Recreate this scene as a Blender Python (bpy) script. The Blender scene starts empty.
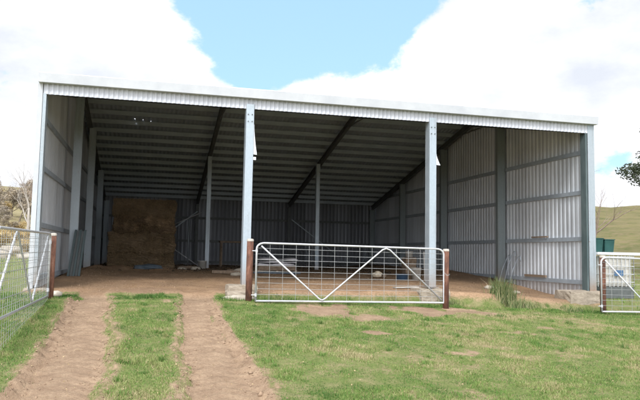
import bpy, math, random
import numpy as np
from mathutils import Vector, Matrix
random.seed(7); rng = np.random.default_rng(7)
SC = bpy.context.scene
COL = SC.collection

# ------------------------------------------------------------ camera
CAM = np.array([2.41, -14.87, 1.30]); YAW, PIT, ROL, FPX = .25, .083, .018, 657.
_fh = np.array([math.sin(YAW), math.cos(YAW), 0]); _r = np.array([math.cos(YAW), -math.sin(YAW), 0]); _z = np.array([0, 0, 1.])
FW = math.cos(PIT)*_fh + math.sin(PIT)*_z; _u = -math.sin(PIT)*_fh + math.cos(PIT)*_z
RT = math.cos(ROL)*_r + math.sin(ROL)*_u; UP = -math.sin(ROL)*_r + math.cos(ROL)*_u
cd = bpy.data.cameras.new('camera'); cam = bpy.data.objects.new('camera', cd); COL.objects.link(cam)
cd.sensor_width = 36; cd.sensor_fit = 'HORIZONTAL'; cd.lens = 36*FPX/640; cd.clip_start = .1; cd.clip_end = 3000
cam.matrix_world = Matrix(((RT[0], UP[0], -FW[0], CAM[0]), (RT[1], UP[1], -FW[1], CAM[1]), (RT[2], UP[2], -FW[2], CAM[2]), (0, 0, 0, 1)))
SC.camera = cam
def ray(u, v):                       # direction towards a spot of the photograph, used only to measure
    d = FW + RT*(u-320)/FPX - UP*(v-200)/FPX
    return d/np.linalg.norm(d)

# ------------------------------------------------------------ sun, sky, exposure
SUN_EL, SUN_AZ = math.radians(45), math.radians(203)      # azimuth clockwise from +Y
sd = bpy.data.lights.new('sun', 'SUN'); sd.energy = 2.1; sd.angle = math.radians(13); sd.color = (1, .98, .955)
sun = bpy.data.objects.new('sun', sd); COL.objects.link(sun)
sv = Vector((math.sin(SUN_AZ)*math.cos(SUN_EL), math.cos(SUN_AZ)*math.cos(SUN_EL), math.sin(SUN_EL)))
sun.rotation_euler = sv.to_track_quat('Z', 'Y').to_euler(); sun.location = (-20, -30, 40)
SC.view_settings.view_transform = 'Standard'; SC.view_settings.look = 'None'; SC.view_settings.gamma = 1
SC.view_settings.use_curve_mapping = False; SC.view_settings.exposure = 0.32
W = bpy.data.worlds.new('World'); SC.world = W; W.use_nodes = True

class NT:
    def __init__(s, nt): s.t = nt; s.t.nodes.clear()
    def n(s, ty, **kw):
        o = s.t.nodes.new(ty)
        for k, v in kw.items():
            if k.startswith('i_'):
                o.inputs[k[2:].replace('_', ' ')].default_value = v
            else: setattr(o, k, v)
        return o
    def l(s, a, b): s.t.links.new(a, b)
    def sock(s, o, x):
        if hasattr(x, 'is_output'): s.l(x, o)
        elif x is not None: o.default_value = x
    def m(s, op, a, b=None, c=None, clamp=False):
        o = s.t.nodes.new('ShaderNodeMath'); o.operation = op; o.use_clamp = clamp
        for i, x in enumerate((a, b, c)): s.sock(o.inputs[i], x)
        return o.outputs[0]
    def mix(s, f, a, b, bt='MIX'):
        o = s.t.nodes.new('ShaderNodeMix'); o.data_type = 'RGBA'; o.blend_type = bt
        s.sock(o.inputs[0], f)
        for i, x in ((6, a), (7, b)):
            if not hasattr(x, 'is_output') and len(x) == 3: x = (*x, 1)
            s.sock(o.inputs[i], x)
        return o.outputs[2]
    def ramp(s, f, stops):
        o = s.t.nodes.new('ShaderNodeValToRGB'); e = o.color_ramp.elements
        while len(e) < len(stops): e.new(.5)
        for k, (p, c) in enumerate(stops):
            e[k].position = p; e[k].color = (*c, 1) if hasattr(c, '__len__') else (c, c, c, 1)
        s.sock(o.inputs[0], f); return o.outputs[0]
    def noise(s, vec, scale, detail=4, rough=.55, dist=0):
        o = s.n('ShaderNodeTexNoise'); s.l(vec, o.inputs['Vector'])
        o.inputs['Scale'].default_value = scale; o.inputs['Detail'].default_value = detail
        o.inputs['Roughness'].default_value = rough; o.inputs['Distortion'].default_value = dist
        return o.outputs[0]
    def mapping(s, vec, sc):
        o = s.n('ShaderNodeMapping'); s.l(vec, o.inputs[0]); o.inputs['Scale'].default_value = sc; return o.outputs[0]

def world():
    n = NT(W.node_tree)
    out = n.n('ShaderNodeOutputWorld'); bg = n.n('ShaderNodeBackground'); bg.inputs[1].default_value = .13
    sky = n.n('ShaderNodeTexSky'); sky.sky_type = 'NISHITA'; sky.sun_disc = False
    sky.sun_elevation = SUN_EL; sky.sun_rotation = SUN_AZ; sky.altitude = 600; sky.air_density = 1.0; sky.dust_density = .6; sky.ozone_density = 1.2
    tc = n.n('ShaderNodeTexCoord'); d = tc.outputs['Generated']
    nz = n.noise(n.mapping(d, (1, 1, 1.7)), 3.2, 9, .58, .15)
    fine = n.noise(n.mapping(d, (1, 1, 1.4)), 11, 10, .66, .3)
    cover = n.m('ADD', n.m('MULTIPLY', n.m('SUBTRACT', nz, .5), 2.1), n.m('MULTIPLY', n.m('SUBTRACT', fine, .5), 1.5))
    cover = n.m('ADD', cover, .62)
    for (u, v, rad, amt) in ((308, -12, .235, .85), (240, 42, .12, .42), (345, 32, .12, .38), (345, 108, .10, -.75), (300, 118, .09, -.4), (436, 28, .08, -.4), (285, -80, .26, .8), (420, -50, .17, .5), (330, -200, .35, .7), (600, -8, .07, .45), (618, 163, .05, .42), (-500, -200, .5, .8)):
        c = ray(u, v)
        dist = n.n('ShaderNodeVectorMath', operation='DISTANCE'); n.l(d, dist.inputs[0]); dist.inputs[1].default_value = tuple(c)
        q = n.m('SUBTRACT', 1, n.m('DIVIDE', dist.outputs['Value'], rad), clamp=True)
        cover = n.m('SUBTRACT', cover, n.m('MULTIPLY', n.m('POWER', q, 1.0), amt*1.5))
    k = n.n('ShaderNodeMapRange', interpolation_type='SMOOTHSTEP'); n.l(cover, k.inputs[0])
    k.inputs[1].default_value = -.02; k.inputs[2].default_value = .34
    shade = n.noise(n.mapping(d, (1, 1, 2)), 5, 6, .55)
    cl = n.ramp(shade, [(.34, (5.2, 5.5, 6.1)), (.50, (6.6, 6.75, 7.1)), (.66, (7.8, 7.85, 8.0))])
    # extra brightness added to unseen sunward cloud behind the camera, lighting the shed interior
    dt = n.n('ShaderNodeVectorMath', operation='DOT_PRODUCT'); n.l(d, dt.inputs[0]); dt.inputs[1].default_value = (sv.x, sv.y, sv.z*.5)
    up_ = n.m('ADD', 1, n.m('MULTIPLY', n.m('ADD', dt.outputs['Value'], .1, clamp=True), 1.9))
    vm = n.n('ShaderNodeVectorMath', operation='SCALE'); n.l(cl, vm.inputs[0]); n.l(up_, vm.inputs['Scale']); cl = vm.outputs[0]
    blue = n.mix(.62, sky.outputs[0], (3.9, 6.3, 7.5))
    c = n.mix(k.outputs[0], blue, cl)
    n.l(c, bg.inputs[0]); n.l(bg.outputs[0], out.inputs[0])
world()

# ------------------------------------------------------------ materials
def mat(name, fn, rough=.6, metal=0, spec=.3):
    m = bpy.data.materials.new(name); m.use_nodes = True
    n = NT(m.node_tree); out = n.n('ShaderNodeOutputMaterial'); p = n.n('ShaderNodeBsdfPrincipled')
    n.l(p.outputs[0], out.inputs[0])
    p.inputs['Roughness'].default_value = rough; p.inputs['Metallic'].default_value = metal
    p.inputs['Specular IOR Level'].default_value = spec
    fn(n, p); return m
def bump(n, p, h, dist, strength=1):
    b = n.n('ShaderNodeBump'); b.inputs['Distance'].default_value = dist; b.inputs['Strength'].default_value = strength
    n.l(h, b.inputs['Height']); n.l(b.outputs[0], p.inputs['Normal'])
def oc(n): return n.n('ShaderNodeTexCoord').outputs['Object']
def simple(name, c1, c2, scale=6, rough=.6, metal=0, spec=.3, stretch=(1, 1, 1), bmp=0, detail=6):
    def f(n, p):
        z = n.noise(n.mapping(oc(n), stretch), scale, detail, .6)
        n.l(n.mix(n.ramp(z, [(.3, 0.), (.7, 1.)]), c1, c2), p.inputs['Base Color'])
        if bmp: bump(n, p, z, bmp)
    return mat(name, f, rough, metal, spec)
def cladding(name, base, axis, metal=.35, rough=.5, var=.25, dirt=(.25, .17, .11), dz=.5):
    def f(n, p):
        o = oc(n); s = n.n('ShaderNodeSeparateXYZ'); n.l(o, s.inputs[0])
        a = s.outputs[axis]
        wn = n.n('ShaderNodeTexWhiteNoise', noise_dimensions='1D'); n.l(n.m('FLOOR', n.m('DIVIDE', a, .76)), wn.inputs['W'])
        st = n.noise(n.mapping(o, (7, 7, .35)), 1, 5, .6)
        bl = n.noise(o, 1.3, 6, .6)
        v = n.m('ADD', n.m('MULTIPLY', n.m('SUBTRACT', wn.outputs[0], .5), var), n.m('ADD', n.m('MULTIPLY', st, .35), n.m('MULTIPLY', bl, .3)))
        v = n.m('ADD', v, .66)
        c = n.mix(1, (*base,), v, 'MULTIPLY')
        low = n.m('SUBTRACT', 1, n.m('DIVIDE', n.m('SUBTRACT', s.outputs[2], .4), dz), clamp=True)
        c = n.mix(n.m('MULTIPLY', n.m('MULTIPLY', low, bl), .9), c, dirt)
        n.l(c, p.inputs['Base Color'])
        n.l(n.ramp(bl, [(.3, rough-.12), (.7, rough+.15)]), p.inputs['Roughness'])
        bump(n, p, n.noise(o, 2.2, 3), .02, .5)
    return mat(name, f, rough, metal)
M = {}
M['wall'] = cladding('galvanised wall sheet', (.72, .77, .83), 1, metal=.2, var=.2)
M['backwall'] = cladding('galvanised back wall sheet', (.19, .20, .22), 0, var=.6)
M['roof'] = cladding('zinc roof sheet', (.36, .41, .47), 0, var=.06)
M['fascia'] = cladding('pale fascia sheet', (.53, .55, .60), 0, metal=.15, var=.05)
M['white'] = simple('off white painted steel', (.62, .65, .69), (.74, .76, .79), 3, .45, 0, .4)
def steel(name, c1, c2):
    def f(n, p):
        o = oc(n); s = n.n('ShaderNodeSeparateXYZ'); n.l(o, s.inputs[0])
        v = n.n('ShaderNodeTexVoronoi'); n.l(n.mapping(o, (1, 1, .7)), v.inputs['Vector']); v.inputs['Scale'].default_value = 38
        w = n.noise(n.mapping(o, (14, 14, .5)), 1, 6, .65); b = n.noise(o, 3, 6, .65)
        c = n.mix(n.m('ADD', n.m('MULTIPLY', v.outputs['Color'], .35), n.m('MULTIPLY', b, .65)), c1, c2)
        c = n.mix(n.ramp(w, [(.52, 0.), (.72, .45)]), c, (.17, .16, .15))
        lo = n.m('SUBTRACT', 1, n.m('DIVIDE', n.m('SUBTRACT', s.outputs[2], .45), .75), clamp=True)
        c = n.mix(n.m('MULTIPLY', n.m('POWER', lo, 1.5), n.m('MULTIPLY', b, 1.7), clamp=True), c, (.27, .19, .13))
        c = n.mix(n.ramp(n.noise(o, 7, 5, .7), [(.66, 0.), (.72, .6)]), c, (.20, .12, .07))
        n.l(c, p.inputs['Base Color']); n.l(n.ramp(b, [(.3, .38), (.7, .65)]), p.inputs['Roughness'])
        bump(n, p, n.noise(o, 4, 3), .008, .6)
    return mat(name, f, .5, .3, .35)
M['gutterpaint'] = simple('weathered white gutter steel', (.43, .45, .48), (.51, .53, .55), 2.5, .5, 0, .3)
M['galv'] = steel('galvanised steel column', (.29, .34, .375), (.41, .455, .49))
M['galvlight'] = steel('bright galvanised column', (.31, .365, .41), (.45, .51, .56))
M['dark'] = simple('dull galvanised purlin', (.32, .37, .42), (.42, .47, .52), 5, .6, .3, .3, (.4, 1, 1))
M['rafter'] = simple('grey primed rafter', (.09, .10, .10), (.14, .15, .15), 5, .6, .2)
M['midgreen'] = steel('green grey galvanised column', (.19, .225, .235), (.28, .32, .33))
M['paintgreen'] = simple('dark weathered green steel', (.07, .10, .105), (.12, .155, .16), 5, .6, .1, .3, (1, 1, .4))
M['tube'] = simple('galvanised gate tube', (.46, .47, .49), (.60, .61, .63), 14, .42, .35, .4)
M['wire'] = simple('gate mesh wire', (.30, .31, .31), (.42, .43, .43), 14, .5, .3)
def f_rust(n, p):
    o = oc(n); a = n.noise(n.mapping(o, (1, 1, .35)), 9, 8, .7); b = n.noise(o, 45, 4, .6)
    c = n.ramp(a, [(.3, (.055, .035, .03)), (.5, (.17, .08, .055)), (.62, (.28, .14, .095)), (.75, (.36, .25, .20))])
    n.l(n.mix(n.m('MULTIPLY', b, .35), c, (.08, .05, .04)), p.inputs['Base Color']); bump(n, p, n.m('ADD', a, b), .008)
M['rust'] = mat('rusted pipe', f_rust, .85, .1, .2)
M['cap'] = simple('weathered post top', (.36, .33, .29), (.5, .46, .4), 20, .9)
M['concrete'] = simple('rough concrete', (.24, .20, .155), (.42, .36, .285), 7, .95, 0, .15, (1, 1, 1.6), .03)
M['timber'] = simple('weathered timber', (.14, .10, .07), (.30, .23, .17), 8, .9, 0, .15, (1, 8, 1), .006)
M['blue'] = simple('blue plastic', (.045, .10, .20), (.07, .15, .27), 6, .5, 0, .4)
M['tarp'] = simple('faded blue tarpaulin', (.06, .085, .11), (.12, .15, .18), 6, .6, 0, .3, (1, 1, 1), .03)
M['bucket'] = simple('dull white plastic', (.42, .40, .36), (.58, .56, .52), 6, .55)
M['sack'] = simple('cream woven sack', (.46, .38, .27), (.66, .58, .45), 16, .85, 0, .1, (1, 1, 1), .02)
M['sheet'] = simple('pale stacked roofing sheet', (.50, .48, .50), (.66, .64, .66), 5, .55, .1, .3, (1, 6, 1), .01)
M['darkgreen'] = simple('dark green plastic', (.012, .05, .045), (.02, .08, .07), 5, .55)
M['bark'] = simple('grey brown bark', (.12, .095, .075), (.26, .22, .18), 9, .95, 0, .1, (1, 1, .3), .02)
M['palebark'] = simple('pale dead gum bark', (.26, .235, .21), (.44, .41, .37), 5, .9, 0, .1, (1, 1, .3), .02)
M['twig'] = simple('bare pinkish twig', (.20, .14, .12), (.32, .25, .22), 6, .9)
M['stone'] = simple('pale fieldstone', (.32, .28, .22), (.52, .47, .40), 5, .95, 0, .1, (1, 1, 1), .05)
def leafmat(name, cols, trans=.15):
    def f(n, p):
        g = n.n('ShaderNodeNewGeometry'); a = n.n('ShaderNodeAttribute', attribute_name='tone')
        n.l(n.ramp(a.outputs['Fac'], cols), p.inputs['Base Color'])
        p.inputs['Transmission Weight'].default_value = 0
        p.inputs['Subsurface Weight'].default_value = 0
    return mat(name, f, .65, 0, .25)
M['gum'] = leafmat('gum leaf', [(0, (.035, .045, .028)), (.5, (.06, .075, .045)), (1, (.10, .12, .07))])
M['scrub'] = leafmat('dry scrub leaf', [(0, (.17, .15, .13)), (.5, (.29, .25, .20)), (1, (.42, .34, .23))])
M['wattle'] = leafmat('yellowing shrub leaf', [(0, (.30, .22, .10)), (.5, (.48, .36, .17)), (1, (.60, .48, .27))])
M['grass'] = leafmat('grass blade', [(0, (.05, .115, .022)), (.3, (.105, .20, .04)), (.6, (.185, .255, .07)), (.82, (.26, .27, .105)), (1, (.36, .31, .17))])
M['weed'] = leafmat('weed blade', [(0, (.05, .085, .03)), (.5, (.12, .17, .06)), (.8, (.26, .26, .12)), (1, (.42, .36, .22))])
M['straw'] = leafmat('loose straw', [(0, (.14, .09, .045)), (.5, (.26, .18, .09)), (1, (.42, .32, .18))])
def f_hay(n, p):
    o = oc(n); a = n.noise(n.mapping(o, (3, 3, 14)), 4, 8, .7); b = n.noise(o, 1.6, 4, .6); c = n.noise(o, 60, 3, .6)
    col = n.mix(n.ramp(a, [(.3, 0.), (.7, 1.)]), (.21, .155, .10), (.42, .32, .21))
    col = n.mix(n.ramp(b, [(.45, 0.), (.62, .6)]), col, (.13, .10, .065))
    n.l(n.mix(n.m('MULTIPLY', c, .5), col, (.10, .06, .03)), p.inputs['Base Color'])
    bump(n, p, n.m('ADD', a, c), .05)
M['hay'] = mat('old hay', f_hay, .95, 0, .1)
def f_hay2(n, p):
    o = oc(n); a = n.noise(n.mapping(o, (3, 3, 14)), 4, 8, .7); b = n.noise(o, 2.2, 5, .6)
    n.l(n.mix(n.ramp(b, [(.45, 0.), (.6, 1.)]), n.mix(a, (.075, .052, .035), (.17, .12, .075)), (.30, .21, .13)), p.inputs['Base Color'])
    bump(n, p, n.noise(o, 50, 4), .05)
M['olderhay'] = mat('weathered dark hay', f_hay2, .95, 0, .1)
def f_ground(n, p):
    o = oc(n); at = n.n('ShaderNodeAttribute', attribute_name='dirt'); inn = n.n('ShaderNodeAttribute', attribute_name='inside')
    far = n.n('ShaderNodeAttribute', attribute_name='far')
    n1 = n.noise(o, 3.0, 10, .65); n2 = n.noise(o, 22, 6, .7); n3 = n.noise(o, .7, 4); n4 = n.noise(o, 75, 3, .6)
    soil = n.mix(n.ramp(n1, [(.3, 0.), (.7, 1.)]), (.26, .18, .12), (.42, .305, .205))
    soil = n.mix(n.ramp(n2, [(.35, .55), (.6, 0.)]), soil, (.20, .13, .085))
    soil = n.mix(n.ramp(n4, [(.62, 0.), (.75, .5)]), soil, (.52, .42, .33))
    infl = n.mix(n.ramp(n1, [(.3, 0.), (.7, 1.)]), (.32, .20, .115), (.49, .33, .205))
    infl = n.mix(n.ramp(n3, [(.4, 0.), (.6, .6)]), infl, (.24, .165, .11))
    infl = n.mix(n.ramp(n2, [(.33, .6), (.56, 0.)]), infl, (.18, .115, .07))
    soil = n.mix(inn.outputs['Fac'], soil, infl)
    gr = n.mix(n.ramp(n2, [(.3, 0.), (.7, 1.)]), (.11, .15, .045), (.20, .225, .08))
    gr = n.mix(n.ramp(n1, [(.45, 0.), (.7, .8)]), gr, (.31, .25, .145))
    pas = n.mix(n.ramp(n.noise(o, .12, 8, .65), [(.35, 0.), (.65, 1.)]), (.09, .10, .035), (.19, .165, .075))
    pas = n.mix(n.ramp(n.noise(o, .9, 10, .75), [(.45, 0.), (.62, .9)]), pas, (.20, .155, .09))
    dry = n.n('ShaderNodeAttribute', attribute_name='dry')
    drc = n.mix(n.ramp(n.noise(o, .35, 8, .7), [(.35, 0.), (.65, 1.)]), (.30, .25, .13), (.50, .42, .27))
    pas = n.mix(dry.outputs['Fac'], pas, drc)
    gr = n.mix(far.outputs['Fac'], gr, pas)
    k = n.n('ShaderNodeMapRange', interpolation_type='SMOOTHSTEP')
    e = n.m('ADD', at.outputs['Fac'], n.m('ADD', n.m('MULTIPLY', n.m('SUBTRACT', n2, .5), .9), n.m('MULTIPLY', n.m('SUBTRACT', n1, .5), .5)))
    n.l(e, k.inputs[0]); k.inputs[1].default_value = .30; k.inputs[2].default_value = .80
    n.l(n.mix(k.outputs[0], gr, soil), p.inputs['Base Color'])
    bump(n, p, n.m('ADD', n.m('MULTIPLY', n2, .8), n.m('ADD', n1, n.m('MULTIPLY', n4, .3))), .035)
M['ground'] = mat('paddock ground', f_ground, .95, 0, .1)

# ------------------------------------------------------------ mesh helpers
class MB:
    def __init__(s): s.v = []; s.f = []
    def add(s, vs, fs):
        k = len(s.v); s.v += [tuple(v) for v in vs]; s.f += [tuple(k+i for i in f) for f in fs]; return s
    def box(s, x0, x1, y0, y1, z0, z1, mt=None):
        vs = [Vector((x, y, z)) for z in (z0, z1) for y in (y0, y1) for x in (x0, x1)]
        if mt: vs = [mt @ v for v in vs]
        return s.add(vs, [(0, 2, 3, 1), (4, 5, 7, 6), (0, 1, 5, 4), (2, 6, 7, 3), (0, 4, 6, 2), (1, 3, 7, 5)])
    def bar(s, a, b, w, h, up=(0, 0, 1)):             # rectangular bar from a to b
        a, b = Vector(a), Vector(b); d = (b-a); L = d.length; d.normalize()
        x = d.cross(Vector(up)); 
        if x.length < 1e-4: x = Vector((1, 0, 0))
        x.normalize(); z = x.cross(d)
        m = Matrix(((x[0], d[0], z[0], a[0]), (x[1], d[1], z[1], a[1]), (x[2], d[2], z[2], a[2]), (0, 0, 0, 1)))
        return s.box(-w/2, w/2, 0, L, -h/2, h/2, m)
    def tube(s, pts, r, n=8, cap=True):
        pts = [Vector(p) for p in pts]; rr = r if hasattr(r, '__len__') else [r]*len(pts); k = len(s.v); prev = None
        for i, p in enumerate(pts):
            d = (pts[min(i+1, len(pts)-1)]-pts[max(i-1, 0)]).normalized()
            if prev is None:
                x = d.cross(Vector((0, 0, 1)) if abs(d.z) < .9 else Vector((1, 0, 0))).normalized()
            else:
                x = (prev-d*prev.dot(d)).normalized()
            prev = x; y = d.cross(x)
            for j in range(n):
                a = 2*math.pi*j/n; s.v.append(tuple(p+(x*math.cos(a)+y*math.sin(a))*rr[i]))
        for i in range(len(pts)-1):
            for j in range(n):
                s.f.append((k+i*n+j, k+i*n+(j+1) % n, k+(i+1)*n+(j+1) % n, k+(i+1)*n+j))
        if cap:
            s.f.append(tuple(k+j for j in reversed(range(n)))); s.f.append(tuple(k+(len(pts)-1)*n+j for j in range(n)))
        return s
    def lathe(s, prof, c, n=20):
        k = len(s.v)
        for r, z in prof:
            for j in range(n):
                a = 2*math.pi*j/n; s.v.append((c[0]+r*math.cos(a), c[1]+r*math.sin(a), c[2]+z))
        for i in range(len(prof)-1):
            for j in range(n): s.f.append((k+i*n+j, k+i*n+(j+1) % n, k+(i+1)*n+(j+1) % n, k+(i+1)*n+j))
        return s
    def build(s, name, m, parent=None, smooth=False, bevel=0):
        me = bpy.data.meshes.new(name); me.from_pydata([tuple(v) for v in s.v], [], s.f); me.update()
        if smooth: me.shade_smooth()
        o = bpy.data.objects.new(name, me); COL.objects.link(o); me.materials.append(M[m])
        if parent: o.parent = parent; o.matrix_parent_inverse = parent.matrix_basis.inverted()
        if bevel:
            b = o.modifiers.new('bevel', 'BEVEL'); b.width = bevel; b.segments = 2; b.limit_method = 'ANGLE'
        return o
def npmesh(name, verts, faces, m, parent=None, tone=None, smooth=False):
    me = bpy.data.meshes.new(name); nf, k = faces.shape
    me.vertices.add(len(verts)); me.vertices.foreach_set('co', verts.astype(np.float32).ravel())
    me.loops.add(nf*k); me.loops.foreach_set('vertex_index', faces.astype(np.int32).ravel())
    me.polygons.add(nf); me.polygons.foreach_set('loop_start', np.arange(0, nf*k, k, dtype=np.int32))
    me.update(calc_edges=True)
    if smooth: me.shade_smooth()
    if tone is not None:
        a = me.attributes.new('tone', 'FLOAT', 'POINT'); a.data.foreach_set('value', tone.astype(np.float32))
    o = bpy.data.objects.new(name, me); COL.objects.link(o); me.materials.append(M[m])
    if parent: o.parent = parent; o.matrix_parent_inverse = parent.matrix_basis.inverted()
    return o
def tag(o, label=None, cat=None, group=None, kind=None):
    if label: o['label'] = label
    if cat: o['category'] = cat
    if group: o['group'] = group
    if kind: o['kind'] = kind
    return o
def empty(name, loc, rz=0):
    o = bpy.data.objects.new(name, None); COL.objects.link(o); o.location = loc; o.rotation_euler = (0, 0, rz); o.empty_display_size = .2
    return o
def copy_tree(o, parent=None):
    c = o.copy(); COL.objects.link(c)
    if parent: c.parent = parent
    for ch in [q for q in bpy.data.objects if q.parent == o]: copy_tree(ch, c)
    return c

# ------------------------------------------------------------ terrain
def sst(a, b, x):
    t = np.clip((x-a)/(b-a), 0, 1); return t*t*(3-2*t)
_perm = rng.random((256, 256))
def vnoise(x, y, s, o=0):
    x = x*s+o*17.3; y = y*s+o*9.1; xi = np.floor(x).astype(int); yi = np.floor(y).astype(int)
    fx = x-xi; fy = y-yi; fx = fx*fx*(3-2*fx); fy = fy*fy*(3-2*fy)
    g = lambda i, j: _perm[i % 256, j % 256]
    return (g(xi, yi)*(1-fx)+g(xi+1, yi)*fx)*(1-fy)+(g(xi, yi+1)*(1-fx)+g(xi+1, yi+1)*fx)*fy-.5
def fbm(x, y, s, n=4, o=0):
    return sum(vnoise(x, y, s*2**i, o+i)*.5**i for i in range(n))
LT = lambda y: 1.36+.02*(-1.4-y)+.05*np.sin(y*1.1)           # centre lines of the two wheel tracks
RTk = lambda y: 3.38-.02*(-1.4-y)+.06*np.sin(y*.9+1)
def halfw(y): return .33+.026*np.clip(-1.4-y, 0, 6)
def terrain(x, y, want=False):
    x = np.asarray(x, float); y = np.asarray(y, float)
    # the pad the shed stands on, and the fall towards the camera
    row = .36-.012*np.clip(x-1, -3, 3.5)-.036*np.clip(x-4.4, 0, 9)         # height along the fence line
    fr = -.36-.012*np.clip(x-2, -4, 12)
    t = sst(-7.6, -1.0, y)
    zf = fr+(row-fr)*(.35*t+.65*np.clip((y+7.6)/6.6, 0, 1))
    inn = .46+.20*sst(0, 7, y)+.05*sst(7, 12, y)
    corner = sst(9.5, 13.4, x)*(1-sst(1.5, 5.5, y))
    inn = inn-.20*corner+.12*sst(11.5, 13.2, x)*sst(5, 8.5, y)
    inn = inn+.035*fbm(x, y, .9, 5, 3)+.13*np.exp(-((x-2.0)/1.6)**4-((y-8.0)/.45)**2)*(1+fbm(x, y, 3, 3, 4))+.08*np.exp(-((x-.6)/.5)**2-((y-6)/2.2)**2)
    inside = sst(-.55, -.12, y+.12*fbm(x, y, 1.5, 3, 8))*sst(-.4, .05, x)*(1-sst(13.5, 13.9, x))*(1-sst(17.4, 18.2, y))
    out = np.where(y > -1.4, row+.04*np.clip(y+1.4, 0, 20)*.5, zf)
    z = out*(1-inside)+inn*inside
    lft = sst(-.5, -6, x)*0
    # tracks
    dirt = inside.copy()
    tread = np.zeros_like(z)
    for f in (LT, RTk):
        d = (x-f(y))/halfw(y); a = np.abs(d+.55*fbm(x, y, 1.6, 4, 5))
        m = (1-sst(.75, 1.12, a))*(1-sst(-.6, 1.5, y))*sst(-16, -12, y)
        dirt = np.maximum(dirt, m)
        rut = -.055*m + .035*np.exp(-((a-1.12)/.16)**2)*(1-sst(-1.2, -.2, y))*(.6+fbm(x, y, 4, 2, 1)*1.2)
        ph_ = (y+.55*np.abs(x-f(y)))*2*np.pi/.24 + 1.6*fbm(x, y, 1.3, 2, 6)
        chev = np.tanh(2.2*np.sin(ph_))*(.5+.5*np.sign(np.sin(ph_*.5+1.3*(x > f(y))*np.pi))*.0+.5)
        side = .45+.55*sst(.3, .9, a)
        tread += m*(.017*chev*side)*(1-sst(-2.2, -.8, y))*(.55+.9*np.clip(fbm(x, y, 1.1, 2, 11)+.4, 0, 1)) + rut
        # lug marks bitten out of the outer edge of the track
        lug = (np.sin(y*2*np.pi/.30+3*fbm(x, y, .8, 2, 4)) > .1)*np.exp(-((a-.98)/.20)**2)*(1-sst(-2.2, -1.2, y))*(fbm(x, y, .7, 2, 14) > -.28)*(.4+.6*np.sign((x-f(y))*(1 if f is RTk else -1)).clip(0, 1))
        tread -= .075*lug
        dirt = np.maximum(dirt, .62*np.exp(-((a-1.15)/.25)**2)*(1-sst(-1.0, -.2, y))+.25*lug)
    for f, sg in ((LT, -1), (RTk, 1)):            # row of lug prints along the outer shoulder of each rut
        q = sg*(x-f(y))/halfw(y)-.92-.10*vnoise(x*0, y, .8, 3); ph = y*2*np.pi/.29+1.1*q+1.5*fbm(x, y, .6, 2, 12)
        on = sst(-.9, -2.0, y)*np.clip(.65+1.1*fbm(x, y, .5, 2, 15), .15, 1)
        pit = sst(.05, .75, np.sin(ph))*np.exp(-(q/.17)**4); lip = sst(.2, .8, -np.sin(ph))*np.exp(-(q/.24)**4)
        tread += on*(-.10*pit+.035*lip); dirt = np.maximum(dirt, .98*np.exp(-(q/.27)**4)*sst(-.3, -1.2, y))
    z = z+tread
    # bare patches
    for (px, py, rx, ry, s) in ((6.05, -1.95, .75, .55, .95), (6.55, -2.6, .55, .45, .7), (8.2, -1.6, .75, .42, .95), (8.15, -2.05, .35, .3, .8), (9.3, -1.7, .7, .25, .7), (7.05, -5.25, .30, .16, 1.0), (6.3, -3.9, .22, .13, .9), (7.8, -3.0, .5, .2, .55),
                                (11.2, -2.2, 2.6, .22, .42), (8.8, -3.7, .5, .2, .6), (1.4, -.9, 1.0, .5, .8), (3.4, -.9, .7, .6, .8), (9.6, -.7, 1.2, .3, .5), (5.4, -3.4, .3, .2, .4), (9.9, -3.3, .4, .16, .6), (9.1, -5.2, .5, .2, .45), (4.9, -5.6, .5, .25, .4)):
        d = np.sqrt(((x-px)/rx)**2+((y-py)/ry)**2)+1.5*fbm(x, y, 2.6, 4, 9)
        dirt = np.maximum(dirt, s*(1-sst(.15, 1.5, d))*1.12)
    dirt = np.maximum(dirt, .50*sst(.05, .42, fbm(x, y, .75, 5, 21)+.45*fbm(x, y, 3.5, 3, 22))*sst(1.5, 6, x)*(y < 0))
    for (cx_, cy_, rx, ry) in ((2.4, -.85, .62, .32), (.72, -.8, .4, .35), (4.0, -1.25, .3, .3)):
        dirt = dirt*(1-(1-inside)*np.clip(1.25*np.exp(-((x-cx_)/rx)**4-((y-cy_)/ry)**4), 0, 1))
    z = z + .018*fbm(x, y, 1.7, 4, 2)*(1-inside) + .008*fbm(x, y, 9, 2, 7)*(1-.5*inside)
    # country beyond
    r = np.hypot(x-6, y-6); ang = np.arctan2(y-6, x-6)                 # 0 = +x, pi/2 = +y
    back = sst(-.15, .5, np.sin(ang))
    hill = (sst(28, 190, r)*15.5 + 3*fbm(x, y, .018, 4, 30)*sst(40, 120, r) + .8*fbm(x, y, .07, 3, 31)*sst(25, 60, r))
    leftside = sst(.2, -.8, np.cos(ang))
    hl = 15.5*np.clip((r-19)/150, 0, 1.15)**1.05+2.4*fbm(x, y, .03, 4, 35)*sst(30, 80, r)
    hill = hill*(1-.8*leftside)+hl*.8*leftside
    hill = (hill*1.03+.5*fbm(x, y, .25, 3, 33)*sst(25, 50, r)*(1-sst(120, 200, r)))*back
    z = z+hill + 1.2*sst(2, 30, -x-1)*leftside*back*0
    rdrop = 0*sst(13.7, 16, x)*sst(-3, 3, y)*(1-sst(20, 40, r))
    z = z-rdrop*.4
    if want:
        far = sst(16, 24, r)
        dry = leftside*sst(17, 24, r)
        return z, dirt*(1-sst(20, 26, r)), inside, far, dry
    return z
def gz(x, y): return float(terrain(np.array([x]), np.array([y]))[0])
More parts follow.
